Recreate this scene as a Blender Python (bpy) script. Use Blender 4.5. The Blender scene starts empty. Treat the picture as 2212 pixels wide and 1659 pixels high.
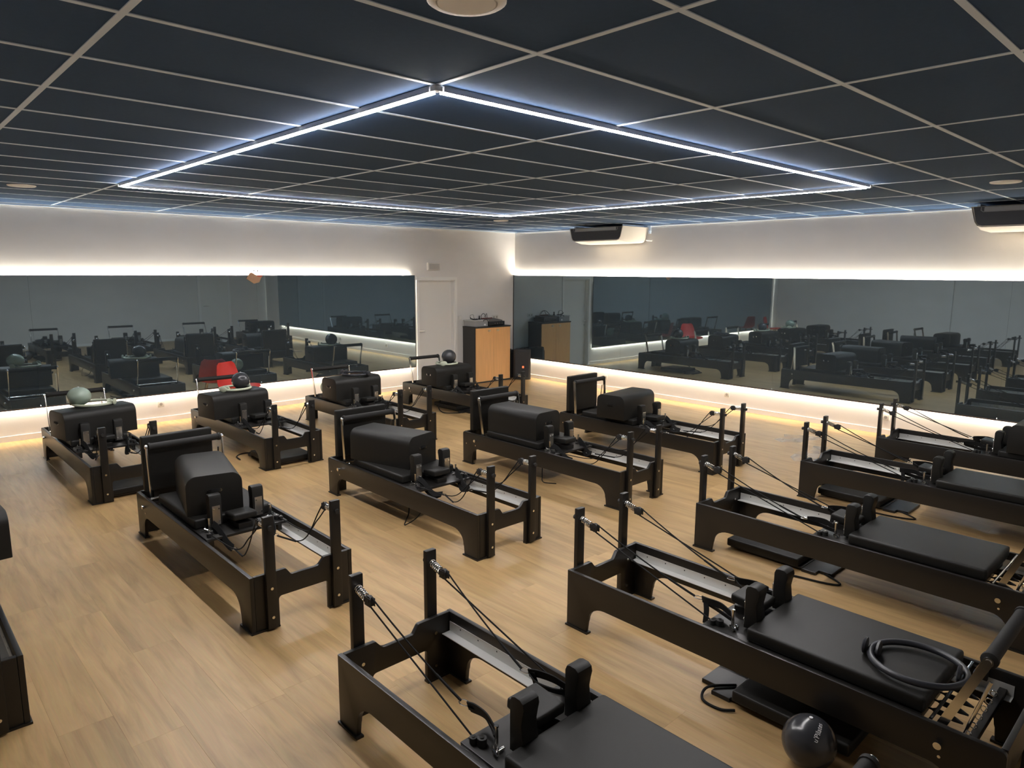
import bpy, bmesh, math, random
from mathutils import Vector, Matrix
random.seed(7)
S = bpy.context.scene
COL = S.collection
PI = math.pi

# ------------------------------------------------------------------ camera, world, exposure
CAM = Vector((-0.693, -1.890, 2.110)); FPX = 1504.3
YAW, PITCH, ROLL = math.radians(46.76), math.radians(-9.18), math.radians(0.30)
fw = Vector((math.cos(YAW)*math.cos(PITCH), math.sin(YAW)*math.cos(PITCH), math.sin(PITCH)))
rt = fw.cross(Vector((0, 0, 1))).normalized(); up = rt.cross(fw)
cr, sr = math.cos(ROLL), math.sin(ROLL)
rt, up = cr*rt + sr*up, -sr*rt + cr*up
cd = bpy.data.cameras.new('camera'); cam = bpy.data.objects.new('camera', cd); COL.objects.link(cam)
cd.sensor_fit = 'HORIZONTAL'; cd.sensor_width = 36.0; cd.lens = FPX/2212*36.0; cd.clip_start = 0.05
cam.matrix_world = Matrix(((rt.x, up.x, -fw.x, CAM.x), (rt.y, up.y, -fw.y, CAM.y), (rt.z, up.z, -fw.z, CAM.z), (0, 0, 0, 1)))
S.camera = cam
w = bpy.data.worlds.new('world'); S.world = w; w.use_nodes = True
w.node_tree.nodes['Background'].inputs[0].default_value = (0.5, 0.5, 0.5, 1)
w.node_tree.nodes['Background'].inputs[1].default_value = 0.0          # a closed room, lit by its own lamps
S.view_settings.view_transform = 'Standard'; S.view_settings.look = 'None'
S.view_settings.gamma = 1.0; S.view_settings.exposure = 1.7; S.view_settings.use_curve_mapping = False
S.cycles.use_denoising = True
S.cycles.max_bounces = 10; S.cycles.diffuse_bounces = 5; S.cycles.glossy_bounces = 6
LAMP_E, WALL_UP_E, WALL_DOWN_E = 50.0, 60.0, 44.0                      # light output of the ceiling lamp and the LED strips

# ------------------------------------------------------------------ materials
MAT = {}
def mat(name, col, rough=0.5, metal=0.0, spec=0.5, var=0.0, vscale=8.0, stretch=(1, 1, 1), bump=0.0, bscale=200.0, emit=None, estr=0.0, alpha=1.0, trans=0.0, coat=0.0):
    m = bpy.data.materials.new(name); m.use_nodes = True; nt = m.node_tree; b = nt.nodes['Principled BSDF']
    b.inputs['Base Color'].default_value = (*col, 1); b.inputs['Roughness'].default_value = rough
    b.inputs['Metallic'].default_value = metal; b.inputs['Specular IOR Level'].default_value = spec
    if coat: b.inputs['Coat Weight'].default_value = coat
    if trans: b.inputs['Transmission Weight'].default_value = trans
    if alpha < 1: b.inputs['Alpha'].default_value = alpha
    if emit: b.inputs['Emission Color'].default_value = (*emit, 1); b.inputs['Emission Strength'].default_value = estr
    if var or bump:
        tc = nt.nodes.new('ShaderNodeTexCoord'); mp = nt.nodes.new('ShaderNodeMapping'); mp.inputs['Scale'].default_value = stretch
        nt.links.new(tc.outputs['Object'], mp.inputs['Vector'])
    if var:
        n = nt.nodes.new('ShaderNodeTexNoise'); n.inputs['Scale'].default_value = vscale; n.inputs['Detail'].default_value = 5
        nt.links.new(mp.outputs[0], n.inputs['Vector'])
        mx = nt.nodes.new('ShaderNodeMix'); mx.data_type = 'RGBA'
        mx.inputs[6].default_value = (*[c*(1-var) for c in col], 1); mx.inputs[7].default_value = (*[min(1, c*(1+var)) for c in col], 1)
        nt.links.new(n.outputs['Fac'], mx.inputs[0]); nt.links.new(mx.outputs[2], b.inputs['Base Color'])
    if bump:
        n2 = nt.nodes.new('ShaderNodeTexNoise'); n2.inputs['Scale'].default_value = bscale; n2.inputs['Detail'].default_value = 3
        nt.links.new(mp.outputs[0], n2.inputs['Vector'])
        bp = nt.nodes.new('ShaderNodeBump'); bp.inputs['Strength'].default_value = bump; bp.inputs['Distance'].default_value = 0.004
        nt.links.new(n2.outputs['Fac'], bp.inputs['Height']); nt.links.new(bp.outputs[0], b.inputs['Normal'])
    MAT[name] = m
    return m

def wood_mat(name, island):
    m = bpy.data.materials.new(name); m.use_nodes = True; nt = m.node_tree; b = nt.nodes['Principled BSDF']
    L = nt.links.new; N = nt.nodes.new
    tc = N('ShaderNodeTexCoord')
    if island:
        rnd = N('ShaderNodeNewGeometry').outputs['Random Per Island']
    else:
        rnd = N('ShaderNodeObjectInfo').outputs['Random']
    off = N('ShaderNodeMath'); off.operation = 'MULTIPLY'; off.inputs[1].default_value = 53.0; L(rnd, off.inputs[0])
    add = N('ShaderNodeVectorMath'); add.operation = 'ADD'; L(tc.outputs['Object'], add.inputs[0]); L(off.outputs[0], add.inputs[1])
    mp = N('ShaderNodeMapping'); mp.inputs['Scale'].default_value = (9.0, 0.9, 1.0); L(add.outputs[0], mp.inputs['Vector'])
    n1 = N('ShaderNodeTexNoise'); n1.inputs['Scale'].default_value = 1.6; n1.inputs['Detail'].default_value = 6; n1.inputs['Roughness'].default_value = 0.62; n1.inputs['Distortion'].default_value = 0.6
    L(mp.outputs[0], n1.inputs['Vector'])
    mp2 = N('ShaderNodeMapping'); mp2.inputs['Scale'].default_value = (60.0, 2.0, 1.0); L(add.outputs[0], mp2.inputs['Vector'])
    n2 = N('ShaderNodeTexNoise'); n2.inputs['Scale'].default_value = 2.0; n2.inputs['Detail'].default_value = 3; L(mp2.outputs[0], n2.inputs['Vector'])
    cr_ = N('ShaderNodeValToRGB'); e = cr_.color_ramp.elements
    e[0].position = 0.28; e[0].color = (0.272, 0.170, 0.073, 1); e[1].position = 0.72; e[1].color = (0.445, 0.293, 0.132, 1)
    em = cr_.color_ramp.elements.new(0.5); em.color = (0.380, 0.244, 0.108, 1)
    L(n1.outputs['Fac'], cr_.inputs[0])
    fine = N('ShaderNodeMix'); fine.data_type = 'RGBA'; fine.blend_type = 'MULTIPLY'; fine.inputs[0].default_value = 0.22
    L(cr_.outputs[0], fine.inputs[6]); L(n2.outputs['Color'], fine.inputs[7])
    hs = N('ShaderNodeHueSaturation'); mr = N('ShaderNodeMapRange'); mr.inputs['To Min'].default_value = 1.04; mr.inputs['To Max'].default_value = 1.18
    L(rnd, mr.inputs['Value']); L(mr.outputs[0], hs.inputs['Value']); L(fine.outputs[2], hs.inputs['Color'])
    L(hs.outputs[0], b.inputs['Base Color'])
    b.inputs['Roughness'].default_value = 0.42; b.inputs['Specular IOR Level'].default_value = 0.4
    bp = N('ShaderNodeBump'); bp.inputs['Strength'].default_value = 0.08; bp.inputs['Distance'].default_value = 0.002
    L(n2.outputs['Fac'], bp.inputs['Height']); L(bp.outputs[0], b.inputs['Normal'])
    MAT[name] = m
wood_mat('oak_plank', False); wood_mat('oak_plank_far', True)
mat('wall_paint', (0.70, 0.672, 0.638), 0.75, var=0.07, vscale=1.6, stretch=(1, 1, 2.2), bump=0.12, bscale=30)
mat('white_trim', (0.80, 0.78, 0.74), 0.5)
mat('door_white', (0.74, 0.72, 0.68), 0.45)
mat('tile_dark', (0.056, 0.098, 0.182), 0.75, spec=0.04, var=0.08, vscale=40, bump=0.15, bscale=250)
mat('tbar', (0.70, 0.82, 0.96), 0.5)
mat('black_frame', (0.0110, 0.0100, 0.0090), 0.36, spec=0.45, bump=0.03, bscale=400)
mat('black_vinyl', (0.0110, 0.0104, 0.0090), 0.50, spec=0.27, var=0.12, vscale=30, bump=0.12, bscale=500)
mat('foam_black', (0.018, 0.0172, 0.0165), 0.7, spec=0.3, bump=0.2, bscale=600)
mat('rope_black', (0.010, 0.010, 0.010), 0.8, spec=0.2)
mat('rubber_black', (0.012, 0.012, 0.012), 0.6)
mat('chrome', (0.78, 0.77, 0.74), 0.16, 1.0)
mat('steel_plate', (0.62, 0.61, 0.58), 0.28, 1.0)
mat('aluminium', (0.62, 0.62, 0.60), 0.42, 0.45)
mat('rail_hole', (0.03, 0.03, 0.03), 0.6)
mat('mirror_tint', (0.290, 0.370, 0.420), 0.015, 0.90, spec=0.2)
mat('mirror_edge', (0.025, 0.020, 0.018), 0.35)
mat('mirror_trim', (0.055, 0.040, 0.034), 0.5, var=0.3, vscale=14)
mat('led_up', (0.8, 0.8, 0.8), 0.5, emit=(1.0, 0.925, 0.79), estr=WALL_UP_E)
mat('led_down', (0.8, 0.8, 0.8), 0.5, emit=(1.0, 0.88, 0.69), estr=WALL_DOWN_E)
mat('lamp_diffuser', (0.8, 0.8, 0.8), 0.5, emit=(1.0, 0.965, 0.955), estr=LAMP_E)
mat('lamp_housing', (0.45, 0.45, 0.45), 0.4)
mat('downlight_white', (0.88, 0.88, 0.87), 0.4)
mat('ac_shell', (0.74, 0.69, 0.60), 0.45)
mat('ac_dark', (0.030, 0.034, 0.042), 0.5)
mat('ac_line', (0.30, 0.31, 0.32), 0.5)
mat('beech', (0.86, 0.47, 0.19), 0.45, var=0.14, vscale=3.0, stretch=(14, 14, 0.8))
mat('cabinet_black', (0.028, 0.027, 0.026), 0.45)
mat('brass', (0.80, 0.66, 0.42), 0.3, 0.35)
mat('clear_plastic', (0.42, 0.43, 0.44), 0.25, alpha=0.72)
mat('grey_lid', (0.42, 0.42, 0.42), 0.4)
mat('device_black', (0.012, 0.013, 0.015), 0.4)
mat('device_red', (0.16, 0.022, 0.018), 0.45)
mat('device_grey', (0.11, 0.10, 0.095), 0.5)
mat('speaker_black', (0.022, 0.022, 0.023), 0.55, bump=0.3, bscale=400)
mat('red_badge', (0.7, 0.05, 0.02), 0.4, emit=(1.0, 0.14, 0.05), estr=0.6)
mat('socket_white', (0.62, 0.59, 0.53), 0.45)
mat('socket_dark', (0.36, 0.33, 0.29), 0.5)
mat('sign_white', (0.70, 0.66, 0.60), 0.4)
mat('sign_grey', (0.48, 0.45, 0.41), 0.5)
mat('ball_sage', (0.26, 0.325, 0.265), 0.25, spec=0.5)
mat('ball_dark', (0.034, 0.035, 0.039), 0.22, spec=0.5)
mat('ring_sage', (0.42, 0.45, 0.345), 0.4)
mat('ring_black', (0.020, 0.021, 0.026), 0.4)
mat('print_white', (0.75, 0.75, 0.75), 0.5)
mat('chair_red', (0.62, 0.045, 0.035), 0.38)
mat('chair_leg', (0.42, 0.27, 0.14), 0.5)
mat('cardboard', (0.47, 0.27, 0.15), 0.8, var=0.15, vscale=40)
mat('tape_red', (0.55, 0.10, 0.05), 0.5)

# ------------------------------------------------------------------ mesh helpers
class B:
    """collects shapes into one mesh"""
    def __init__(s): s.bm = bmesh.new()
    def box(s, x0, x1, y0, y1, z0, z1, bev=0.0, seg=2):
        r = bmesh.ops.create_cube(s.bm, size=1.0)
        bmesh.ops.scale(s.bm, vec=(x1-x0, y1-y0, z1-z0), verts=r['verts'])
        bmesh.ops.translate(s.bm, vec=((x0+x1)/2, (y0+y1)/2, (z0+z1)/2), verts=r['verts'])
        if bev:
            ed = list({e for v in r['verts'] for e in v.link_edges})
            bmesh.ops.bevel(s.bm, geom=ed, offset=bev, segments=seg, affect='EDGES', profile=0.6)
        return s
    def prism(s, pts, axis, a0, a1, bev=0.0):
        """pts: 2-D outline (counter-clockwise) in the plane across the axis; x: (y,z), y: (x,z), z: (x,y)"""
        def P(p, a): return {'x': (a, p[0], p[1]), 'y': (p[0], a, p[1]), 'z': (p[0], p[1], a)}[axis]
        va = [s.bm.verts.new(P(p, a0)) for p in pts]; vb = [s.bm.verts.new(P(p, a1)) for p in pts]
        n = len(pts); fs = [s.bm.faces.new(va), s.bm.faces.new(vb)]
        for i in range(n): fs.append(s.bm.faces.new((va[i], va[(i+1) % n], vb[(i+1) % n], vb[i])))
        bmesh.ops.recalc_face_normals(s.bm, faces=fs)
        if bev:
            ed = list({e for f in fs[:2] for e in f.edges})
            bmesh.ops.bevel(s.bm, geom=ed, offset=bev, segments=2, affect='EDGES', profile=0.6)
        return s
    def tube(s, path, r, n=8, caps=True):
        path = [Vector(p) for p in path]; rings = []
        rr = r if isinstance(r, (list, tuple)) else [r]*len(path)
        prev = None
        for i, p in enumerate(path):
            t = (path[min(i+1, len(path)-1)] - path[max(i-1, 0)])
            t = t.normalized() if t.length > 1e-9 else Vector((0, 0, 1))
            if prev is None:
                a = Vector((0, 0, 1)) if abs(t.z) < 0.9 else Vector((1, 0, 0))
                u = t.cross(a).normalized()
            else:
                u = (prev - t*prev.dot(t)).normalized()
            prev = u; v = t.cross(u)
            rings.append([s.bm.verts.new(p + (u*math.cos(2*PI*k/n) + v*math.sin(2*PI*k/n))*rr[i]) for k in range(n)])
        for a, b in zip(rings, rings[1:]):
            for k in range(n): s.bm.faces.new((a[k], a[(k+1) % n], b[(k+1) % n], b[k]))
        if caps: s.bm.faces.new(rings[0][::-1]); s.bm.faces.new(rings[-1])
        return s
    def cyl(s, p0, p1, r, n=12): return s.tube([p0, p1], r, n)
    def band(s, path, side, w, t=0.004):
        """flat strap along a path, width w along the vector side"""
        path = [Vector(p) for p in path]; sd = Vector(side).normalized(); rings = []
        for i, p in enumerate(path):
            tg = (path[min(i+1, len(path)-1)] - path[max(i-1, 0)]).normalized(); nn = tg.cross(sd).normalized()
            rings.append([s.bm.verts.new(p + sd*w/2*a + nn*t/2*b) for a, b in ((-1, -1), (1, -1), (1, 1), (-1, 1))])
        for a, b in zip(rings, rings[1:]):
            for k in range(4): s.bm.faces.new((a[k], a[(k+1) % 4], b[(k+1) % 4], b[k]))
        s.bm.faces.new(rings[0][::-1]); s.bm.faces.new(rings[-1])
        return s
    def loft(s, secs):
        rings = [[s.bm.verts.new(p) for p in sec] for sec in secs]; n = len(rings[0])
        for a, b in zip(rings, rings[1:]):
            for k in range(n): s.bm.faces.new((a[k], a[(k+1) % n], b[(k+1) % n], b[k]))
        s.bm.faces.new(rings[0][::-1]); s.bm.faces.new(rings[-1])
        bmesh.ops.recalc_face_normals(s.bm, faces=s.bm.faces[:])
        return s
    def sphere(s, c, r, u=32, v=20, sq=1.0):
        rr = bmesh.ops.create_uvsphere(s.bm, u_segments=u, v_segments=v, radius=r)
        bmesh.ops.scale(s.bm, vec=(1, 1, sq), verts=rr['verts'])
        bmesh.ops.translate(s.bm, vec=c, verts=rr['verts'])
        return s
    def torus(s, c, R_, r, n=40, m=10, axis='z', ax=1.0):
        pts = []
        for i in range(n+1):
            a = 2*PI*i/n; p = (math.cos(a)*R_, math.sin(a)*R_*ax)
            q = {'z': (p[0], p[1], 0), 'y': (p[0], 0, p[1]), 'x': (0, p[0], p[1])}[axis]
            pts.append(Vector(c)+Vector(q))
        return s.tube(pts, r, m, caps=False)
    def xform(s, M): bmesh.ops.transform(s.bm, matrix=M, verts=s.bm.verts[:]); return s
    def mesh(s, name, material, smooth=None):
        me = bpy.data.meshes.new(name); bmesh.ops.recalc_face_normals(s.bm, faces=s.bm.faces[:])
        s.bm.to_mesh(me); s.bm.free()
        me.materials.append(MAT[material])
        if smooth is not None:
            me.polygons.foreach_set('use_smooth', [True]*len(me.polygons))
            try: me.set_sharp_from_angle(angle=math.radians(smooth))
            except Exception: pass
        return me

CACHE = {}
def cached(key, fn):
    if key not in CACHE: CACHE[key] = fn()
    return CACHE[key]
def obj(name, me, parent=None, loc=(0, 0, 0), rotz=0.0):
    o = bpy.data.objects.new(name, me); COL.objects.link(o); o.parent = parent; o.location = loc; o.rotation_euler = (0, 0, rotz)
    return o
def tag(o, label, cat, group=None):
    o['label'] = label; o['category'] = cat
    if group: o['group'] = group
    return o
def thing(name, label, cat, loc=(0, 0, 0), rotz=0.0, group=None):
    o = bpy.data.objects.new(name, None); COL.objects.link(o); o.location = loc; o.rotation_euler = (0, 0, rotz)
    o.empty_display_size = 0.1
    return tag(o, label, cat, group)
def struct(name, me, parent=None, loc=(0, 0, 0)):
    o = obj(name, me, parent, loc)
    if parent is None: o['kind'] = 'structure'
    return o
def project(p):
    d = Vector(p) - CAM; z = d.dot(fw)
    if z < 0.1: return None
    return (1106 + FPX*d.dot(rt)/z, 829.5 - FPX*d.dot(up)/z)

# ------------------------------------------------------------------ room shell
XL, XR, YB, YF, H = -2.05, 9.107, -3.40, 8.465, 2.887     # side walls, back wall, far wall, ceiling height
DX0, DX1, DZ = 6.725, 7.545, 1.945                         # doorway in the far wall
struct('wall_left', B().box(XL-0.1, DX0, YF, YF+0.16, 0, H+0.2).box(DX1, XR+0.1, YF, YF+0.16, 0, H+0.2).box(DX0, DX1, YF, YF+0.16, DZ, H+0.2).mesh('wall_left', 'wall_paint'))
struct('wall_right', B().box(XR, XR+0.12, YB-0.1, YF, 0, H+0.2).mesh('wall_right', 'wall_paint'))
struct('wall_back', B().box(XL-0.1, XR, YB-0.12, YB, 0, H+0.2).mesh('wall_back', 'wall_paint'))
struct('wall_side', B().box(XL-0.12, XL, YB, YF, 0, H+0.2).mesh('wall_side', 'wall_paint'))
# low painted skirting along the walls
struct('baseboard_left', B().box(XL, DX0-0.055, YF-0.012, YF, 0, 0.07).mesh('baseboard', 'white_trim'))
struct('baseboard_right', B().box(XR-0.012, XR, YB, YF-0.02, 0, 0.07).mesh('baseboard', 'white_trim'))
struct('baseboard_back', B().box(XL, 7.0, YB, YB+0.012, 0, 0.07).mesh('baseboard', 'white_trim'))
struct('baseboard_side', B().box(XL, XL+0.012, YB+0.02, YF-0.02, 0, 0.07).mesh('baseboard', 'white_trim'))
# white angle where the ceiling meets the walls
struct('trim_1', B().box(XL, XR, YF-0.022, YF, H-0.022, H-0.003).mesh('trim', 'tbar'))
struct('trim_2', B().box(XR-0.022, XR, YB, YF-0.025, H-0.022, H-0.003).mesh('trim', 'tbar'))

# floor of oak planks, long side along the y axis
floor = struct('floor', B().box(XL-0.1, XR+0.1, YB-0.1, YF+0.16, -0.12, -0.009).mesh('floor', 'rail_hole'))
PW, PL = 0.228, 1.52
planks = []
ncol = int(math.ceil((XR-XL)/PW))
for i in range(ncol):
    x0 = XL + i*PW; x1 = min(x0+PW, XR)
    y = YB - random.choice((0.15, 0.45, 0.75, 1.05, 1.35)) - random.random()*0.1
    while y < YF:
        y0, y1 = max(y, YB), min(y+PL, YF)
        if y1 - y0 > 0.02: planks.append((x0, x1, y0, y1))
        y += PL
def area(p):
    q = [project((a, b, 0)) for a, b in ((p[0], p[2]), (p[1], p[2]), (p[1], p[3]), (p[0], p[3]))]
    if any(c is None for c in q): return 0
    if max(c[0] for c in q) < 0 or min(c[0] for c in q) > 2212 or min(c[1] for c in q) > 1659: return 0
    return abs(sum(q[k][0]*q[(k+1) % 4][1]-q[(k+1) % 4][0]*q[k][1] for k in range(4)))/2
planks.sort(key=area, reverse=True)
def plank_mesh(wd, ln): return B().box(-wd/2+0.0001, wd/2-0.0001, -ln/2+0.0001, ln/2-0.0001, -0.009, 0, 0.0004, 1).mesh('plank', 'oak_plank')
for p in planks[:300]:
    wd, ln = round(p[1]-p[0], 4), round(p[3]-p[2], 4)
    obj('plank', cached(('plank', wd, ln), lambda: plank_mesh(wd, ln)), floor, ((p[0]+p[1])/2, (p[2]+p[3])/2, 0))
rest = B()
for p in planks[300:]: rest.box(p[0]+0.0001, p[1]-0.0001, p[2]+0.0001, p[3]-0.0001, -0.009, 0, 0.0004, 1)
ro = obj('plank_field', rest.mesh('plank_field', 'oak_plank_far'), floor); ro['kind'] = 'stuff'

# suspended ceiling: dark 1.2 x 0.6 m tiles in a pale grid
ceil = struct('ceiling', B().box(XL-0.1, XR+0.1, YB-0.1, YF+0.16, H+0.05, H+0.15).mesh('ceiling', 'rail_hole'))
gx = [XL] + [1.2*i for i in range(-1, 8) if XL+0.05 < 1.2*i < XR-0.05] + [XR]
gy = [YB] + [0.6*j for j in range(-6, 15) if YB+0.05 < 0.6*j < YF-0.05] + [YF]
def tile_mesh(a, b): return B().box(-a/2+0.001, a/2-0.001, -b/2+0.001, b/2-0.001, 0, 0.014).mesh('tile', 'tile_dark')
for a, b in zip(gx, gx[1:]):
    for c, d in zip(gy, gy[1:]):
        u, v = round(b-a, 4), round(d-c, 4)
        obj('ceiling_tile', cached(('tile', u, v), lambda: tile_mesh(u, v)), ceil, ((a+b)/2, (c+d)/2, H+0.002))
for a in gx[1:-1]: obj('grid_bar', B().box(a-0.012, a+0.012, YB, YF, H-0.002, H+0.0015).mesh('grid_bar', 'tbar'), ceil)
for c in gy[1:-1]: obj('grid_bar', B().box(XL, XR, c-0.012, c+0.012, H-0.0017, H+0.0017).mesh('grid_bar', 'tbar'), ceil)

# far door: casing, recessed leaf, lever handle
d1 = struct('door_1', B().box(DX0+0.002, DX1-0.002, YF+0.085, YF+0.125, 0.004, DZ-0.002).mesh('door_leaf', 'door_white'))
cs = B().box(DX0-0.055, DX0, YF-0.018, YF+0.004, 0, DZ+0.06, 0.004).box(DX1, DX1+0.055, YF-0.018, YF+0.004, 0, DZ+0.06, 0.004).box(DX0-0.055, DX1+0.055, YF-0.0185, YF+0.0035, DZ, DZ+0.06, 0.004)
obj('door_casing', cs.mesh('door_casing', 'white_trim'), d1)
obj('door_jamb', B().box(DX0, DX0+0.014, YF, YF+0.085, 0, DZ).box(DX1-0.014, DX1, YF, YF+0.085, 0, DZ).box(DX0, DX1, YF, YF+0.085, DZ-0.014, DZ).mesh('door_jamb', 'white_trim'), d1)
hd = obj('door_handle', B().box(6.745, 6.775, YF+0.075, YF+0.086, 1.00, 1.04, 0.003).tube([(6.76, YF+0.08, 1.02), (6.76, YF+0.035, 1.02), (6.80, YF+0.032, 1.02), (6.88, YF+0.034, 1.02)], 0.009, 8).mesh('door_handle', 'steel_plate', 40), d1)
obj('keyhole', B().cyl((6.76, YF+0.086, 0.92), (6.76, YF+0.078, 0.92), 0.02, 16).mesh('keyhole', 'steel_plate'), hd)
# door in the back wall, seen in the mirror
d2 = struct('door_2', B().box(7.02, 7.86, YB+0.002, YB+0.03, 0.004, 2.0).mesh('door_leaf', 'door_white'))
obj('door_casing', B().box(6.95, 7.02, YB+0.001, YB+0.045, 0, 2.07, 0.004).box(7.86, 7.93, YB+0.001, YB+0.045, 0, 2.07, 0.004).box(6.95, 7.93, YB+0.001, YB+0.0455, 2.0, 2.07, 0.004).mesh('door_casing', 'white_trim'), d2)
obj('door_handle', B().tube([(7.10, YB+0.03, 1.02), (7.10, YB+0.08, 1.02), (7.24, YB+0.08, 1.02)], 0.009, 8).mesh('door_handle', 'steel_plate', 40), d2)
# pillar on the side wall, seen in the mirror
struct('trim_3', B().box(XL+0.001, XL+0.05, 3.55, 3.75, 0, H-0.02, 0.004).mesh('pillar', 'wall_paint'))

# ------------------------------------------------------------------ wall mirrors with LED strips behind their edges
MZ0, MZ1, GAP = 0.400, 2.035, 0.045
def wall_mirror(label, along, a_list, plane, sgn_dir):
    """along 'x': mirror on the far wall; 'y': on the right wall. a_list: panel ends"""
    t = thing('wall_mirror', label, 'mirror', ((a_list[0]+a_list[-1])/2 if along == 'x' else plane, plane if along == 'x' else (a_list[0]+a_list[-1])/2, MZ0))
    ox, oy, oz = t.location
    def bx(a0, a1, d0, d1, z0, z1, material, nm, bev=0.0):      # d: distance from the wall
        if along == 'x': bb = B().box(a0-ox, a1-ox, plane-d1-oy, plane-d0-oy, z0-oz, z1-oz, bev)
        else: bb = B().box(plane-d1-ox, plane-d0-ox, a0-oy, a1-oy, z0-oz, z1-oz, bev)
        return obj(nm, bb.mesh(nm, material), t)
    for a0, a1 in zip(a_list, a_list[1:]):
        bx(a0+0.0006, a1-0.0006, GAP-0.006, GAP, MZ0+0.006, MZ1, 'mirror_tint', 'mirror_panel')
        bx(a0 if a0 > a_list[0] else a0+0.02, a1 if a1 < a_list[-1] else a1-0.02, GAP-0.020, GAP-0.0065, MZ0+0.02, MZ1-0.006, 'mirror_edge', 'backing_board')
    bx(a_list[0], a_list[-1], GAP-0.010, GAP+0.006, MZ0-0.012, MZ0+0.006, 'mirror_trim', 'bottom_trim')
    bx(a_list[0]-0.004 if along == 'x' else a_list[0], a_list[0], GAP-0.012, GAP+0.002, MZ0, MZ1, 'mirror_edge', 'side_trim')
    if along == 'x': bx(a_list[-1], a_list[-1]+0.005, GAP-0.012, GAP+0.003, MZ0, MZ1, 'mirror_edge', 'side_trim')
    else: bx(a_list[-1], a_list[-1]+0.012, 0.001, GAP+0.004, MZ0, MZ1, 'mirror_edge', 'side_trim')
    bx(a_list[0]+0.05, a_list[-1]-(0.10 if along == 'x' else 0.002), 0.006, 0.022, MZ1-0.022, MZ1-0.014, 'led_up', 'led_strip')
    bx(a_list[0]+0.05, a_list[-1]-(0.05 if along == 'x' else 0.02), 0.006, 0.022, MZ0+0.010, MZ0+0.018, 'led_down', 'led_strip')
    return t
wall_mirror('long smoked wall mirror left of the white door, backlit along both edges', 'x', [-1.85, 0.88, 3.73, 6.61], YF, 1)
wall_mirror('long smoked wall mirror on the right wall behind the speakers, backlit along both edges', 'y', [-2.40, 0.07, 2.88, 5.70, 8.445], XR, 1)
# piece of cardboard stuck on the upper mirror edge
cb = thing('cardboard_piece', 'small brown cardboard scrap stuck askew on the upper edge of the left mirror', 'cardboard', (3.71, YF-GAP-0.004, 1.91))
pc = B().prism([(-0.02, 0.0), (0.065, 0.02), (0.105, 0.10), (0.05, 0.115), (-0.05, 0.165), (-0.075, 0.155), (-0.13, 0.075)], 'y', -0.004, 0.0)
obj('card', pc.mesh('card', 'cardboard'), cb)
obj('tape', B().box(0.04, 0.115, -0.006, -0.0035, 0.10, 0.125).mesh('tape', 'tape_red'), cb)
for px_ in (0.0, 0.055): obj('screw', B().cyl((px_, 0.012, 0.12), (px_, 0.012, 0.19), 0.0035, 8).cyl((px_, 0.012, 0.19), (px_, 0.012, 0.20), 0.008, 8).mesh('screw', 'rubber_black'), cb)

# ------------------------------------------------------------------ square ceiling lamp, downlights, air conditioners
LX0, LX1, LY0, LY1, LZ = 1.2, 6.0, 0.6, 5.4, 2.864
lamp = thing('ceiling_lamp', 'large glowing square of slim light bars hung just below the dark ceiling', 'lamp', (3.6, 3.0, LZ))
g = 0.03
for (x0, x1, y0, y1) in ((LX0+g, LX1-g, LY0-0.017, LY0+0.017), (LX0+g, LX1-g, LY1-0.017, LY1+0.017), (LX0-0.017, LX0+0.017, LY0+g, LY1-g), (LX1-0.017, LX1+0.017, LY0+g, LY1-g)):
    hb = obj('light_bar', B().box(x0-3.6, x1-3.6, y0-3, y1-3, -0.003, 0.019).mesh('light_bar', 'lamp_housing'), lamp)
    obj('diffuser', B().box(x0-3.6, x1-3.6, y0-3, y1-3, -0.0065, -0.003).mesh('diffuser', 'lamp_diffuser'), hb)
for x in (LX0, LX1):
    for y in (LY0, LY1):
        obj('corner_joint', B().box(x-3.6-0.019, x-3.6+0.019, y-3-0.019, y-3+0.019, -0.003, 0.0185, 0.002).mesh('corner_joint', 'lamp_housing'), lamp)
        obj('hanger_wire', B().cyl((x-3.6, y-3, 0.018), (x-3.6, y-3, H-LZ), 0.0012, 6).mesh('hanger_wire', 'steel_plate'), lamp)
for (x, y) in ((3.6, LY0), (LX1, 3.0), (3.6, LY1), (LX0, 3.0)):
    obj('hanger_wire', B().cyl((x-3.6, y-3, 0.018), (x-3.6, y-3, H-LZ), 0.0012, 6).mesh('hanger_wire', 'steel_plate'), lamp)
for (x, y), lb in (((0.57, 6.20), 'round white ceiling downlight near the left edge above the far mirror'), ((6.55, -0.30), 'round white ceiling downlight beside the right air conditioner'), ((6.71, 6.25), 'round white ceiling downlight just beyond the far lamp corner'), ((0.69, -0.22), 'round white ceiling downlight overhead at the top edge')):
    t = thing('downlight', lb, 'downlight', (x, y, H), group='ceiling downlights')
    prof = [(0.0, -0.010), (0.085, -0.010), (0.10, -0.012), (0.112, -0.008), (0.115, -0.001)]
    def ring(rad, z, n=32): return [(rad*math.cos(2*PI*k/n), rad*math.sin(2*PI*k/n), z) for k in range(n)]
    obj('rim', cached('dl_rim', lambda: B().loft([ring(0.088, -0.006), ring(0.090, -0.013), ring(0.108, -0.012), ring(0.116, -0.007), ring(0.116, -0.0005)]).mesh('rim', 'downlight_white', 40)), t)
    obj('lens', cached('dl_lens', lambda: B().cyl((0, 0, -0.0095), (0, 0, -0.0145), 0.085, 32).mesh('lens', 'downlight_white', 40)), t)

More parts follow.
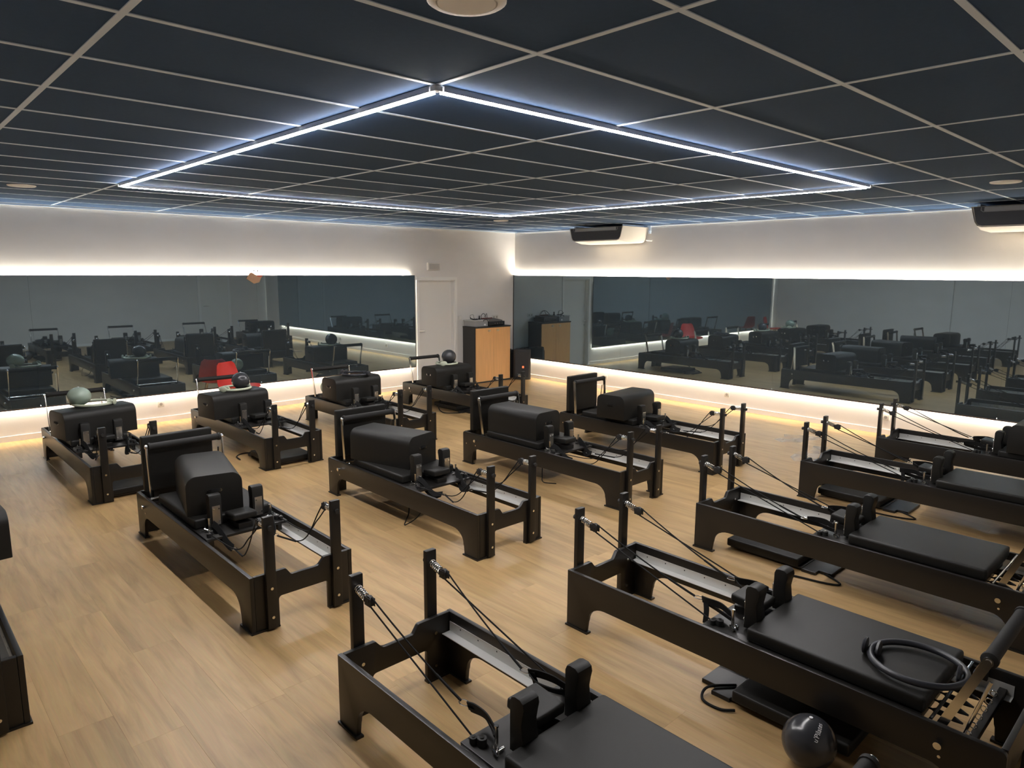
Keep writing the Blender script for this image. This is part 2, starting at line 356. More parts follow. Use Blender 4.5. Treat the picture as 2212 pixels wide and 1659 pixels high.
def air_con(yc, label):
    t = thing('air_conditioner', label, 'air conditioner', (8.72, yc, 2.58), group='ceiling air conditioners')
    # body: sections along x (front at x = -0.32); outline in y,z
    def sec(x, hb, zt, zb, ins): 
        hw = hb; pts = []
        pts += [(x, -hw, zt), (x, -hw+0.045-ins*0, zb+0.06), (x, -hw+0.075, zb+0.015), (x, -hw+0.12, zb), (x, hw-0.12, zb), (x, hw-0.075, zb+0.015), (x, hw-0.045, zb+0.06), (x, hw, zt)]
        return pts
    obj('body', B().loft([sec(-0.31, 0.565, 0.255, 0.045, 0), sec(-0.325, 0.57, 0.26, 0.036, 0), sec(-0.30, 0.572, 0.262, 0.03, 0), sec(-0.15, 0.575, 0.262, 0.0, 0), sec(0.10, 0.575, 0.262, -0.005, 0), sec(0.34, 0.575, 0.262, 0.012, 0)]).mesh('ac_body', 'ac_shell', 30), t)
    gq = [(-0.545, 0.253), (-0.51, 0.10), (-0.485, 0.062), (-0.45, 0.052), (0.45, 0.052), (0.485, 0.062), (0.51, 0.10), (0.545, 0.253)]
    gr = obj('front_grille', B().prism(gq, 'x', -0.334, -0.318, 0.003).mesh('front_grille', 'ac_dark'), t)
    ln = B().tube([(-0.336, -0.47, 0.25), (-0.336, -0.47, 0.215), (-0.336, -0.45, 0.20), (-0.336, 0.45, 0.20), (-0.336, 0.47, 0.215), (-0.336, 0.47, 0.25)], 0.004, 6)
    obj('grille_line', ln.mesh('grille_line', 'ac_line'), gr)
    obj('louvre', B().box(-0.337, -0.330, -0.44, 0.44, 0.205, 0.25).mesh('louvre', 'ac_line'), gr)
    obj('mounting_rail', B().box(-0.25, 0.34, -0.53, -0.50, 0.262, 0.29).box(-0.25, 0.34, 0.50, 0.53, 0.262, 0.29).box(0.30, 0.34, -0.60, 0.60, 0.262, 0.288).mesh('mounting_rail', 'tbar'), t)
    obj('hanger_bracket', B().box(0.32, 0.345, -0.64, -0.60, 0.16, 0.29, 0.003).cyl((0.30, -0.62, 0.20), (0.36, -0.62, 0.20), 0.016, 10).mesh('hanger_bracket', 'tbar'), t)
    obj('drain_pipe', B().tube([(0.33, -0.56, 0.06), (0.33, -0.60, 0.055), (0.335, -0.64, 0.05), (0.345, -0.66, 0.05)], 0.014, 8).mesh('drain_pipe', 'white_trim', 40), t)
air_con(5.775, 'white air conditioner with dark front under the ceiling near the far corner')
air_con(-0.17, 'white air conditioner with dark front under the ceiling at the right edge')

# ------------------------------------------------------------------ reformers
HW, LEN, FH = 0.3325, 2.20, 0.35
def arc(cx, cy, r, a0, a1, n=6, ry=None):
    ry = ry or r
    return [(cx+r*math.cos(math.radians(a0+(a1-a0)*i/n)), cy+ry*math.sin(math.radians(a0+(a1-a0)*i/n))) for i in range(n+1)]
def side_outline():
    pts = [(0, 0.010), (0.150, 0.010)]
    pts += [(0.158, 0.07)] + [(x, z) for x, z in arc(0.285, 0.085, 0.122, 180, 90, 7, 0.10)]
    pts += [(x, z) for x, z in arc(1.945, 0.085, 0.095, 90, 0, 7, 0.10)] + [(2.045, 0.07), (2.05, 0.010), (LEN, 0.010)]
    pts += [(LEN, FH-0.02)] + arc(LEN-0.02, FH-0.02, 0.02, 0, 90, 4) + [(0.0, FH)]
    return pts
def m_side(): return B().prism(side_outline(), 'x', -0.0125, 0.0125, 0.004).mesh('side_panel', 'black_frame', 40)
def end_outline(notch):
    w = HW-0.026
    pts = [(-w, 0.010), (-HW+0.172, 0.010)] + [(-HW+0.172, 0.16)] + arc(-HW+0.192, 0.168, 0.02, 180, 90, 4)
    pts += arc(HW-0.192, 0.168, 0.02, 90, 0, 4) + [(HW-0.172, 0.010), (w, 0.010), (w, FH)]
    if notch: pts += [(0.145, FH)] + arc(0.145, FH-0.012, 0.012, 90, 150, 3) + [(0.112, 0.318), (0.10, 0.308), (0.085, 0.304), (-0.072, 0.304), (-0.08, 0.308), (-0.105, FH-0.006), (-0.115, FH)]
    pts += [(-w, FH)]
    return pts
def m_end(notch): return B().prism(end_outline(notch), 'y', 0.001, 0.025, 0.004).mesh('end_panel', 'black_frame', 40)
def m_foot(sx, sy):
    # L-shaped foot plate, slightly proud of the leg
    w, e = 0.165, 0.007
    L = [(-e, -e), (w+0.004, -e), (w+0.004, 0.028), (0.03, 0.028), (0.03, w), (-e, w)]
    return B().prism([(sx*x, sy*y) for x, y in L], 'z', 0.0, 0.011).mesh('foot', 'black_frame')
def m_post(): return B().box(-0.031, 0.031, -0.030, -0.001, 0.013, 0.705, 0.004).mesh('post', 'black_frame', 40)
def m_bolt(ax):
    a, b = {'-y': ((0, 0, 0), (0, -0.005, 0)), 'y': ((0, 0, 0), (0, 0.006, 0)), 'x': ((0, 0, 0), (0.005, 0, 0)), '-x': ((0, 0, 0), (-0.005, 0, 0))}[ax]
    return B().cyl(a, b, 0.009, 12).mesh('bolt', 'chrome', 40)
def m_knob():
    return B().cyl((0, -0.030, 0), (0, -0.042, 0), 0.008, 10).cyl((0, -0.042, 0), (0, -0.056, 0), 0.015, 12).mesh('knob', 'rubber_black', 40)
def m_spring(drop):
    pts = []
    for i in range(6*12+1):
        a = 2*PI*i/12; u = i/72
        pts.append((0.0175*math.cos(a), 0.004+0.072*u, 0.0175*math.sin(a)-drop*u))
    return B().tube(pts, 0.0033, 6).cyl((0, -0.001, 0), (0, 0.078, -drop), 0.005, 8).mesh('spring', 'chrome', 40)
def m_pulley(drop):
    z = -drop
    b = B().cyl((-0.009, 0.105, z-0.004), (0.009, 0.105, z-0.004), 0.026, 16)
    b.box(-0.013, -0.0095, 0.078, 0.130, z-0.026, z+0.014, 0.001).box(0.0095, 0.013, 0.078, 0.130, z-0.026, z+0.014, 0.001)
    b.cyl((-0.016, 0.108, z-0.004), (0.016, 0.108, z-0.004), 0.007, 8).box(-0.012, 0.012, 0.070, 0.086, z-0.014, z+0.012, 0.003)
    return b.mesh('pulley', 'rubber_black', 40)
def m_rail(s):
    return B().box(-0.0015, 0.0015, 0.03, 2.10, 0.246, 0.300).box(*((-0.052, 0.0015) if s > 0 else (-0.0015, 0.052)), 0.03, 2.10, 0.2445, 0.2475).mesh('rail', 'aluminium')
def m_holes(s):
    b = B()
    for k in range(14): b.cyl((-s*0.0015, 0.12+0.14*k, 0.285), (-s*0.0023, 0.12+0.14*k, 0.285), 0.0045, 8)
    return b.mesh('rail_holes', 'rail_hole')
# carriage parts: y is measured from the front edge of the pad
def m_carriage():
    b = B().box(-0.285, 0.285, -0.235, 0.775, 0.318, 0.336, 0.004)
    b.box(-0.255, -0.225, -0.20, 0.73, 0.262, 0.318).box(0.225, 0.255, -0.20, 0.73, 0.262, 0.318)
    b.box(-0.255, 0.255, 0.73, 0.76, 0.27, 0.318)
    return b.mesh('carriage_frame', 'black_frame', 40)
def m_pad(): return B().box(-0.278, 0.278, 0.0, 0.785, 0.337, 0.405, 0.018, 4).mesh('pad', 'black_vinyl', 50)
def m_head():
    b = B().box(-0.082, 0.082, -0.20, -0.03, 0.0, 0.048, 0.014, 3)
    b.xform(Matrix.Translation((0, 0, 0.385)) @ Matrix.Rotation(math.radians(-5), 4, 'X'))
    return b.mesh('headrest', 'black_vinyl', 50)
def m_headarm(): return B().box(-0.05, 0.05, -0.19, 0.0, 0.336, 0.375, 0.004).mesh('headrest_bracket', 'black_frame')
def m_shoulder():
    # padded block, the face towards the pad hollowed like an S
    pr = [(-0.050, 0.0), (0.018, 0.0), (0.022, 0.05), (0.016, 0.09), (0.012, 0.125), (0.019, 0.165), (0.025, 0.192), (0.02, 0.214), (0.004, 0.225), (-0.025, 0.226), (-0.042, 0.219), (-0.050, 0.200)]
    return B().prism(pr, 'x', -0.042, 0.042, 0.008).mesh('shoulder_rest', 'black_vinyl', 35)
def m_bracket(): return B().box(-0.027, 0.027, -0.056, -0.0505, 0.01, 0.145).mesh('bracket', 'steel_plate')
def m_bracket_bolts():
    b = B()
    for x in (-0.018, 0.018):
        for z in (0.035, 0.125): b.cyl((x, -0.056, z), (x, -0.061, z), 0.006, 8)
    return b.mesh('bolt', 'chrome', 40)
def m_pin(): return B().cyl((0, 0, 0.336), (0, 0, 0.432), 0.0075, 10).cyl((0, 0, 0.432), (0, 0, 0.438), 0.009, 10).mesh('rope_pin', 'chrome', 40)
def m_cleat(s):
    b = B().cyl((0, 0, 0.336), (0, 0, 0.366), 0.019, 14).cyl((s*0.018, -0.03, 0.336), (s*0.018, -0.03, 0.362), 0.015, 12)
    return b.mesh('rope_cleat', 'rubber_black', 40)
def m_cleat_metal(s):
    b = B().cyl((0, 0, 0.366), (0, 0, 0.371), 0.009, 10).cyl((s*0.018, -0.03, 0.362), (s*0.018, -0.03, 0.367), 0.007, 10)
    b.tube([(s*-0.005, 0.055, 0.336), (s*-0.005, 0.055, 0.356), (s*0.010, 0.075, 0.362), (s*0.012, 0.10, 0.350)], 0.0045, 6)
    b.box(-0.042, 0.012, 0.074, 0.084, 0.338, 0.352, 0.002).cyl((0.0, 0.09, 0.336), (0.0, 0.09, 0.375), 0.004, 6)
    return b.mesh('clamp', 'chrome', 40)
def m_springs(l):
    return B().tube([(0, 0, 0.285), (0, l*0.12, 0.285), (0, l*0.2, 0.285), (0, l*0.75, 0.280), (0, l, 0.275)], [0.004, 0.005, 0.012, 0.012, 0.004], 8).mesh('spring', 'rubber_black', 40)
def m_springbar(): return B().box(-0.305, 0.305, 2.045, 2.075, 0.245, 0.275, 0.003).mesh('spring_bar', 'black_frame')
def m_hooks(): return B().torus((0, 2.045, 0.286), 0.013, 0.003, 14, 6, 'x').mesh('spring_hook', 'chrome', 40)
def footbar_top(fb): return Vector((0, 1.965+fb[0], fb[1]))
def footbar_base(fb): return 1.965 if len(fb) < 3 else fb[2]
def m_arm(s, fb):
    p0 = Vector((s*0.290, footbar_base(fb), 0.318)); p1 = footbar_top(fb)+Vector((s*0.290, 0, 0.0))
    return B().band([p0, p1], (0, 1, -(p1.y-p0.y)/0.4), 0.034, 0.008).cyl(p1-Vector((0.006, 0, 0)), p1+Vector((0.006, 0, 0)), 0.019, 12).mesh('footbar_arm', 'chrome', 40)
def m_roller(fb):
    c = footbar_top(fb); b = B()
    b.tube([c+Vector((x, 0, 0)) for x in (-0.280, -0.276, -0.2755, -0.258, -0.257, 0.257, 0.258, 0.2755, 0.276, 0.280)], [0.024, 0.031, 0.031, 0.031, 0.0265, 0.0265, 0.031, 0.031, 0.031, 0.024], 18)
    return b.mesh('footbar_roller', 'foam_black', 40)
def m_rollercap(fb, s):
    c = footbar_top(fb); return B().cyl(c+Vector((s*0.280, 0, 0)), c+Vector((s*0.301, 0, 0)), 0.012, 12).mesh('roller_cap', 'chrome', 40)
def m_crossrod(): return B().cyl((-0.300, 1.935, 0.345), (0.300, 1.935, 0.345), 0.007, 8).mesh('cross_rod', 'chrome', 40)
def m_strut(fb):
    c = footbar_top(fb); return B().cyl((0.262, c.y+0.012, c.z-0.09), (0.262, 2.045, 0.318), 0.0065, 8).mesh('support_strut', 'chrome', 40)
def m_bracketplate(): return B().box(-0.010, 0.010, 1.930, 2.000, 0.285, 0.338, 0.003).mesh('pivot_block', 'black_frame')
def m_sideknob(s): return B().cyl((0, 0, 0), (s*0.012, 0, 0), 0.010, 12).cyl((s*0.012, 0, 0), (s*0.026, 0, 0), 0.015, 14).mesh('side_knob', 'chrome', 40)

def bez(pts, n=14):
    """smooth curve through points (Catmull-Rom)"""
    P = [Vector(p) for p in pts]; P = [P[0]*2-P[1]] + P + [P[-1]*2-P[-2]]; out = []
    for i in range(1, len(P)-2):
        for k in range(n):
            t = k/n; a, b, c, d = P[i-1:i+3]
            out.append(0.5*((2*b) + (c-a)*t + (2*a-5*b+4*c-d)*t*t + (3*b-a-3*c+d)*t*t*t))
    out.append(P[-2]); return out
def m_rope(s, c, slack, drop, v):
    x = s*0.215; zp = 0.64-drop-0.004; b = B(); r = 0.0042
    cl = (s*0.245, c-0.21, 0.352)
    if not slack:
        b.tube([(x-s*0.0, 0.108, zp-0.026), cl], r, 6)
        e = (s*(0.180-0.02*v), c-0.36, 0.400); P0 = Vector((x, 0.122, zp+0.022)); P1 = Vector(e)
        ln_ = [P0.lerp(P1, k/12) - Vector((0, 0, 0.05*(k/12)*(1-k/12))) for k in range(13)]
        b.tube(ln_, r, 6); b.tube(ln_[9:], 0.0062, 6)
    else:
        e = (s*(0.16-0.03*v), c-0.40, 0.285+0.02*v)
        b.tube(bez([(x, 0.120, zp+0.022), (s*0.212, 0.20, 0.56), (s*0.20, 0.33, 0.40-0.02*v), (s*0.185, 0.46, 0.305), e], 8), r, 6)
        b.tube(bez([(x, 0.108, zp-0.024), (s*0.225, 0.24, 0.50), (s*0.235, 0.42, 0.375), cl], 8), r, 6)
        b.tube([Vector((s*0.183, 0.47, 0.300)), Vector(e)], 0.0062, 6)
    return b.mesh('rope', 'rope_black', 40), e
def m_clip(e):
    e = Vector(e); return B().torus(e+Vector((0, 0.022, 0)), 0.017, 0.0025, 14, 6, 'z', 1.5).mesh('clip', 'chrome', 40)
def m_strap(s, c, slack, v, e):
    e = Vector(e)+Vector((0, 0.045, 0)); b = B(); pin = Vector((s*0.200, c-0.125, 0.400))
    if not slack:
        b.band(bez([e, (s*0.175, c-0.27, 0.408), (s*0.185, c-0.19, 0.415), pin], 6), (0.3, 0, 1), 0.042, 0.005)
        b.band(bez([e+Vector((0, 0.01, -0.01)), (s*0.155, c-0.25, 0.376), (s*0.18, c-0.17, 0.372), pin+Vector((s*0.012, 0.01, -0.02))], 6), (0.6, 0, 1), 0.036, 0.005)
        if v: b.band(bez([e+Vector((0, 0.02, 0.01)), e+Vector((s*0.012, 0.035, -0.05)), e+Vector((s*0.01, 0.03, -0.12))], 5), (0, 1, 0.3), 0.030, 0.005)
    else:
        b.band(bez([e, (s*0.165, c-0.28, 0.30), (s*0.185, c-0.18, 0.375), pin], 6), (0.5, 0, 1), 0.042, 0.005)
        b.band(bez([e+Vector((0, 0.005, -0.01)), (s*0.15, c-0.26, 0.265), (s*0.19, c-0.16, 0.345), pin+Vector((s*0.01, 0.01, -0.02))], 6), (0.8, 0, 1), 0.036, 0.005)
    return b.mesh('strap', 'rope_black', 50)

def reformer(label, x0, y0, c, flip, lean=(0.09, 0.735), slack=True, v=0):
    t = thing('reformer', label, 'reformer', (x0+HW, y0, 0), PI if flip else 0.0, 'black pilates reformers')
    K = cached; drop = 0.022 if not slack else 0.0
    for s in (-1, 1):
        sp = obj('side_panel', K('side', m_side), t, (s*(HW-0.0125), 0, 0))
        obj('side_knob', K(('sk', s), lambda: m_sideknob(s)), sp, (s*0.0125, 1.98, 0.277))
        for (yy, zz) in ((2.14, 0.222), (1.985, 0.222)): obj('bolt', K(('bolt', s), lambda: m_bolt('x' if s > 0 else '-x')), sp, (s*0.0125, yy, zz)).scale = (0.7, 0.7, 0.7)
        rl = obj('rail', K(('rail', s), lambda: m_rail(s)), t, (s*(HW-0.0275), 0, 0))
        obj('rail_holes', K(('holes', s), lambda: m_holes(s)), rl)['kind'] = 'stuff'
        ps = obj('post', K('post', m_post), t, (s*0.215, 0, 0))
        for z in (0.265, 0.085): obj('bolt', K('bolt-y', lambda: m_bolt('-y')), ps, (0, -0.030, z))
        for z in (0.265, 0.085): obj('bolt', K('bolty', lambda: m_bolt('y')), ps, (0, 0.025, z))
        obj('knob', K('knob', m_knob), ps, (0, 0, 0.64))
        obj('pulley_spring', K(('spring', drop), lambda: m_spring(drop)), ps, (0, 0, 0.64))
        obj('pulley', K(('pulley', drop), lambda: m_pulley(drop)), ps, (0, 0, 0.64))
        sh = obj('shoulder_rest', K('shoulder', m_shoulder), t, (s*0.150, c-0.010, 0.352))
        obj('bracket', K('bracket', m_bracket), sh); obj('bracket_bolts', K('bbolts', m_bracket_bolts), sh)['kind'] = 'stuff'
        obj('rope_pin', K('pin', m_pin), t, (s*0.215, c-0.105, 0))
        cl = obj('rope_cleat', K(('cleat', s), lambda: m_cleat(s)), t, (s*0.235, c-0.165, 0))
        obj('clamp', K(('clampm', s), lambda: m_cleat_metal(s)), cl)['kind'] = 'stuff'
        vv = v if s > 0 else (v+1) % 2
        me, e = K(('rope', s, c, slack, drop, vv), lambda: m_rope(s, c, slack, drop, vv))
        rp = obj('rope', me, t); obj('clip', K(('clip', s, c, slack, vv), lambda: m_clip(e)), rp)
        obj('strap', K(('strap', s, c, slack, vv), lambda: m_strap(s, c, slack, vv, e)), t)
        for yy, q in ((0, 1), (LEN, -1)):
            obj('foot', K(('foot', s, q), lambda: m_foot(-s, q)), t, (s*HW, yy, 0))
    obj('end_panel', K('end1', lambda: m_end(True)), t)
    obj('end_panel', K('end2', lambda: m_end(False)), t, (0, LEN-0.026, 0))
    obj('carriage_frame', K('carr', m_carriage), t, (0, c, 0))
    obj('pad', K('pad', m_pad), t, (0, c, 0))
    hb = obj('headrest', K('head', m_head), t, (0, c, 0)); obj('headrest_bracket', K('headarm', m_headarm), hb)
    l = 0.13
    for k in range(4): obj('spring', K(('springs', l), lambda: m_springs(l)), t, (-0.12+0.08*k, c+0.76, 0))
    sb = obj('spring_bar', K('sbar', m_springbar), t); [obj('spring_hook', K('hooks', m_hooks), sb, (-0.20+0.08*k, 0, 0)) for k in range(6)]
    for s in (-1, 1):
        a = obj('footbar_arm', K(('arm', s, lean), lambda: m_arm(s, lean)), t)
        obj('pivot_block', K('pivot', m_bracketplate), a, (s*0.2965, 0, 0))
    rb = obj('footbar_roller', K(('roller', lean), lambda: m_roller(lean)), t); [obj('roller_cap', K(('rcap', lean, s), lambda: m_rollercap(lean, s)), rb) for s in (-1, 1)]
    obj('cross_rod', K('crod', m_crossrod), t); obj('support_strut', K(('strut', lean), lambda: m_strut(lean)), t)
    return t
R_ = {}
def ref(key, label, *a, **k): R_[key] = (a[0]+HW, a[1], a[2], a[3]); return reformer(label, *a, **k)
# row by the far mirror
ref('a0', 'black reformer by the far mirror, seen only reflected in the right mirror', -0.96, 5.10, 1.00, False)
ref('a1', 'black reformer by the far mirror carrying a box topped with a sage ball', 0.690, 5.11, 1.00, False, v=0)
ref('a2', 'black reformer by the far mirror standing in front of the red chair', 2.310, 5.12, 1.00, False, v=1)
ref('a3', 'black reformer by the far mirror whose box carries a black ring', 3.850, 5.04, 1.16, False, v=0)
ref('a4', 'black reformer by the far mirror nearest to the beech cabinet', 5.600, 5.17, 1.12, False, v=1)
# middle row
ref('m0', 'black reformer cut off by the left edge of the photo in the middle row', -0.960, 1.82, 1.00, False)
ref('m1', 'black reformer of the middle row, leftmost one seen whole', 0.800, 1.90, 1.04, False, lean=(0.03, 0.745, 1.955), v=1)
ref('m2', 'black reformer of the middle row, second one seen whole from the left', 2.455, 1.82, 1.04, False, lean=(0.03, 0.745, 1.955), v=0)
ref('m3', 'black reformer of the middle row, third one seen whole from the left', 4.110, 1.81, 1.08, False, lean=(0.015, 0.735, 1.90), v=1)
ref('m4', 'black reformer of the middle row, the one closest to the right mirror', 5.710, 1.83, 1.09, False, lean=(0.03, 0.745, 1.965), v=0)
# near row, posts towards the far wall
ref('r1', 'black reformer at the bottom centre, nearest of all to the camera', 0.770, 0.840, 1.08, True, lean=(0.135, 0.66), slack=False, v=0)
ref('r2', 'black reformer of the near row with a black ring on its pad', 2.250, 0.745, 1.12, True, lean=(0.135, 0.66), slack=False, v=1)
ref('r3', 'black reformer of the near row, third from the left, pad empty', 3.890, 0.900, 1.115, True, lean=(0.135, 0.66), slack=False, v=0)
ref('r4', 'black reformer of the near row, second from the right mirror, pad empty', 5.700, 0.905, 1.125, True, lean=(0.135, 0.66), slack=False, v=1)
ref('r5', 'black reformer of the near row beside the right mirror with a box on it', 7.270, 0.780, 1.10, True, lean=(0.135, 0.66), slack=False, v=0)

# ------------------------------------------------------------------ sitting boxes on the carriages
BL, BW, BH = 0.70, 0.375, 0.282
def m_box():
    hw = BW/2
    pr = [(-hw, 0.0), (hw, 0.0), (hw, BH-0.075)] + arc(hw-0.075, BH-0.075, 0.075, 0, 90, 6)[1:] + arc(-hw+0.075, BH-0.075, 0.075, 90, 180, 6) 
    return B().prism(pr, 'x', -BL/2, BL/2, 0.006).mesh('sitting_box', 'black_vinyl', 35)
def m_stud(s):
    return B().cyl((s*BL/2, 0, 0.165), (s*(BL/2+0.006), 0, 0.165), 0.013, 14).mesh('stud', 'chrome', 40)
def m_handle(s):
    return B().band(bez([(s*(BL/2+0.004), -0.038, 0.165), (s*(BL/2+0.016), -0.02, 0.172), (s*(BL/2+0.018), 0.02, 0.172), (s*(BL/2+0.004), 0.038, 0.165)], 5), (0, 0, 1), 0.022, 0.004).mesh('handle_strap', 'rope_black')
def sitbox(label, x, y, ang=0.0, z=0.405):
    t = thing('sitting_box', label, 'box', (x, y, z), math.radians(ang), 'padded boxes on the reformers')
    obj('body', cached('sbox', m_box), t)
    for s in (-1, 1):
        h = obj('handle', cached(('hnd', s), lambda: m_handle(s)), t); [obj('stud', cached(('stud', s), lambda: m_stud(s)), h, (0, q, 0)) for q in (-0.038, 0.038)]
    return t
sitbox('black padded box by the far mirror, seen only reflected in the right mirror', -0.62, 6.38)
sitbox('black padded box carrying the sage ball and sage ring', 1.02, 6.36, 10)
sitbox('black padded box in front of the red chair, dark ball on top', 2.50, 6.375, 8)
sitbox('black padded box with the black ring lying on top', 4.18, 6.51, 1)
sitbox('black padded box nearest to the cabinet, dark ball on top', 5.85, 6.53, 1)
sitbox('black padded box cut off by the left photo edge', -0.52, 3.20, 3)
sitbox('black padded box in the middle row, leftmost one seen whole', 1.098, 3.345, 78)
sitbox('black padded box in the middle row on the second whole reformer', 2.755, 3.36, 105)
sitbox('black padded box in the middle row on the third whole reformer', 4.385, 3.33, 93)
sitbox('black padded box in the middle row closest to the right mirror', 5.99, 3.20, 6)
sitbox('black padded box at the right edge beside the long mirror', 7.63, -0.58, 0)

# ------------------------------------------------------------------ jump boards, upright and on the floor
def m_jb(w, l, th): return B().box(-w/2, w/2, -l/2, l/2, 0, th, 0.012, 3).mesh('jump_board_pad', 'black_vinyl', 50)
def jump_upright(label, key, w=0.54):
    cx, y0, c, fl = R_[key]
    t = thing('jump_board', label, 'jump board', (cx-0.03, y0+2.10, 0.352), 0.0, 'upright jump boards')
    obj('pad', cached(('jbu', w), lambda: B().box(-w/2, w/2, -0.032, 0.022, 0.015, 0.46, 0.012, 3).mesh('jump_board_pad', 'black_vinyl', 50)), t)
    obj('back_plate', cached(('jbp', w), lambda: B().box(-w/2+0.02, w/2-0.02, 0.0225, 0.036, 0.0, 0.44, 0.003).mesh('back_plate', 'black_frame')), t)
    for s in (-1, 1): obj('mounting_leg', cached('jbl', lambda: B().box(-0.02, 0.02, 0.0, 0.02, -0.10, 0.016).mesh('mounting_leg', 'black_frame')), t, (s*0.18, 0, 0))
jump_upright('upright padded jump board on the leftmost whole middle-row reformer', 'm1')
jump_upright('upright padded jump board on the second whole middle-row reformer', 'm2')
jump_upright('upright padded jump board on the third whole middle-row reformer', 'm3')
jump_upright('upright padded jump board closest to the right mirror', 'm4')
def jump_floor(label, x, y, ang, cord):
    """board lying flat: pad, thin foot plate with a step, loose cord"""
    t = thing('jump_board', label, 'jump board', (x, y, 0), math.radians(ang), 'jump boards lying on the floor')
    obj('pad', cached('jf_pad', lambda: B().box(-0.24, 0.24, -0.28, 0.28, 0.028, 0.088, 0.014, 3).mesh('jump_board_pad', 'black_vinyl', 50)), t)
    obj('back_plate', cached('jf_plate', lambda: B().box(-0.21, 0.21, -0.30, 0.26, 0.012, 0.0275, 0.003).mesh('back_plate', 'black_frame')), t)
    obj('foot_plate', cached('jf_foot', lambda: B().prism([(-0.22, -0.30), (-0.22, -0.40), (-0.16, -0.40), (-0.16, -0.49), (0.16, -0.49), (0.16, -0.40), (0.22, -0.40), (0.22, -0.30)], 'z', 0.0, 0.022, 0.003).mesh('foot_plate', 'black_frame')), t)
    if cord: obj('cord', B().tube(bez(cord, 8), 0.007, 7).mesh('cord', 'rope_black', 40), t)
    return t
jump_floor('padded jump board lying under the third near-row reformer, loose cord beside it', 4.27, 0.42, 0, [(-0.13, -0.40, 0.008), (-0.24, -0.58, 0.008), (-0.30, -0.52, 0.008), (-0.34, -0.34, 0.008), (-0.36, -0.25, 0.008)])
jump_floor('padded jump board lying under the near-row reformer second from the right mirror', 6.08, 0.50, 0, [(-0.13, -0.40, 0.008), (-0.26, -0.58, 0.008), (-0.33, -0.45, 0.008), (-0.35, -0.28, 0.008)])
jump_floor('padded jump board lying beside the dark floor ball, cord looped over its plate', 2.485, -0.63, 180, [(0.10, -0.33, 0.03), (0.22, -0.42, 0.03), (0.30, -0.40, 0.008), (0.31, -0.30, 0.008), (0.27, -0.24, 0.012)])
jump_floor('padded jump board lying under the leftmost far-row reformer', 1.03, 5.46, 180, None)
jump_floor('padded jump board lying under the far-row reformer before the red chair', 2.65, 5.47, 180, [(0.10, -0.40, 0.01), (0.22, -0.50, 0.008), (0.34, -0.42, 0.008), (0.37, -0.25, 0.008)])
jump_floor('padded jump board lying under the far-row reformer nearest to the cabinet', 6.02, 6.50, 0, [(-0.14, -0.40, 0.008), (-0.30, -0.35, 0.008), (-0.42, -0.2, 0.008), (-0.40, -0.05, 0.06), (-0.30, 0.02, 0.18)])
for (pts, lb) in (([(2.62, 2.93, 0.20), (2.60, 2.90, 0.06), (2.54, 2.86, 0.008), (2.48, 2.78, 0.008), (2.52, 2.66, 0.10), (2.58, 2.62, 0.22)], 'thin black cord hanging under the second whole middle-row reformer'),
                  ([(4.30, 2.95, 0.20), (4.24, 2.90, 0.06), (4.20, 2.84, 0.008), (4.26, 2.72, 0.008)], 'thin black cord hanging under the third whole middle-row reformer')):
    o = obj('hanging_cord', B().tube(bez(pts, 8), 0.005, 6).mesh('hanging_cord', 'rope_black', 40)); tag(o, lb, 'cord')

# ------------------------------------------------------------------ balls and rings
def ball(label, material, x, y, z, r, sq=0.96, group='exercise balls'):
    t = thing('exercise_ball', label, 'ball', (x, y, z), 0.0, group)
    obj('shell', cached(('ball', material, r, sq), lambda: B().sphere((0, 0, r*sq), r, 40, 24, sq).mesh('ball', material, 80)), t)
    obj('plug', cached(('plug', r, sq), lambda: B().cyl((0, 0, 2*r*sq-0.004), (0, 0, 2*r*sq+0.003), 0.008, 10).mesh('plug', 'print_white')), t)
    return t
BT = 0.405+BH
ball('sage green ball resting in a sage ring on the leftmost box', 'ball_sage', 0.925, 6.47, BT+0.006, 0.112, 0.88)
ball('dark grey ball resting on the box before the red chair', 'ball_dark', 2.600, 6.38, BT+0.006, 0.105, 0.98)
ball('dark grey ball resting on the box nearest to the cabinet', 'ball_dark', 5.935, 6.59, BT+0.006, 0.112, 0.98)
ball('sage green ball wedged between a footbar and the box with the black ring', 'ball_sage', 3.995, 6.83, 0.405, 0.105, 0.98)
fb = ball('large dark grey ball on the floor beside the near reformer', 'ball_dark', 2.115, -0.79, 0.0, 0.112, 1.0)
# white print on the floor ball, wrapped onto its surface
cu = bpy.data.curves.new('print', 'FONT'); cu.body = "u'Pilates"; cu.size = 0.030; cu.align_x = 'CENTER'; cu.align_y = 'CENTER'
tmp = bpy.data.objects.new('tmp', cu); COL.objects.link(tmp)
bpy.context.view_layer.update()
me = bpy.data.meshes.new_from_object(tmp.evaluated_get(bpy.context.evaluated_depsgraph_get())); bpy.data.objects.remove(tmp)
bmt = bmesh.new(); bmt.from_mesh(me); bmesh.ops.triangulate(bmt, faces=bmt.faces[:]); bmesh.ops.subdivide_edges(bmt, edges=bmt.edges[:], cuts=1)
ctr = Vector((0, 0, 0.112)); dirn = (CAM - Vector((2.115, -0.79, 0.112))).normalized()
nrm = (dirn + rt*0.42 + up*0.42).normalized()
txt_x = (rt*0.42 + up*0.90); txt_x = (txt_x - nrm*txt_x.dot(nrm)).normalized(); txt_y = nrm.cross(txt_x)
for v in bmt.verts:
    q = nrm*0.112 + txt_x*v.co.x + txt_y*v.co.y; v.co = ctr + q.normalized()*0.1126
bmt.to_mesh(me); bmt.free(); me.materials.clear(); me.materials.append(MAT['print_white'])
obj('print', me, fb)

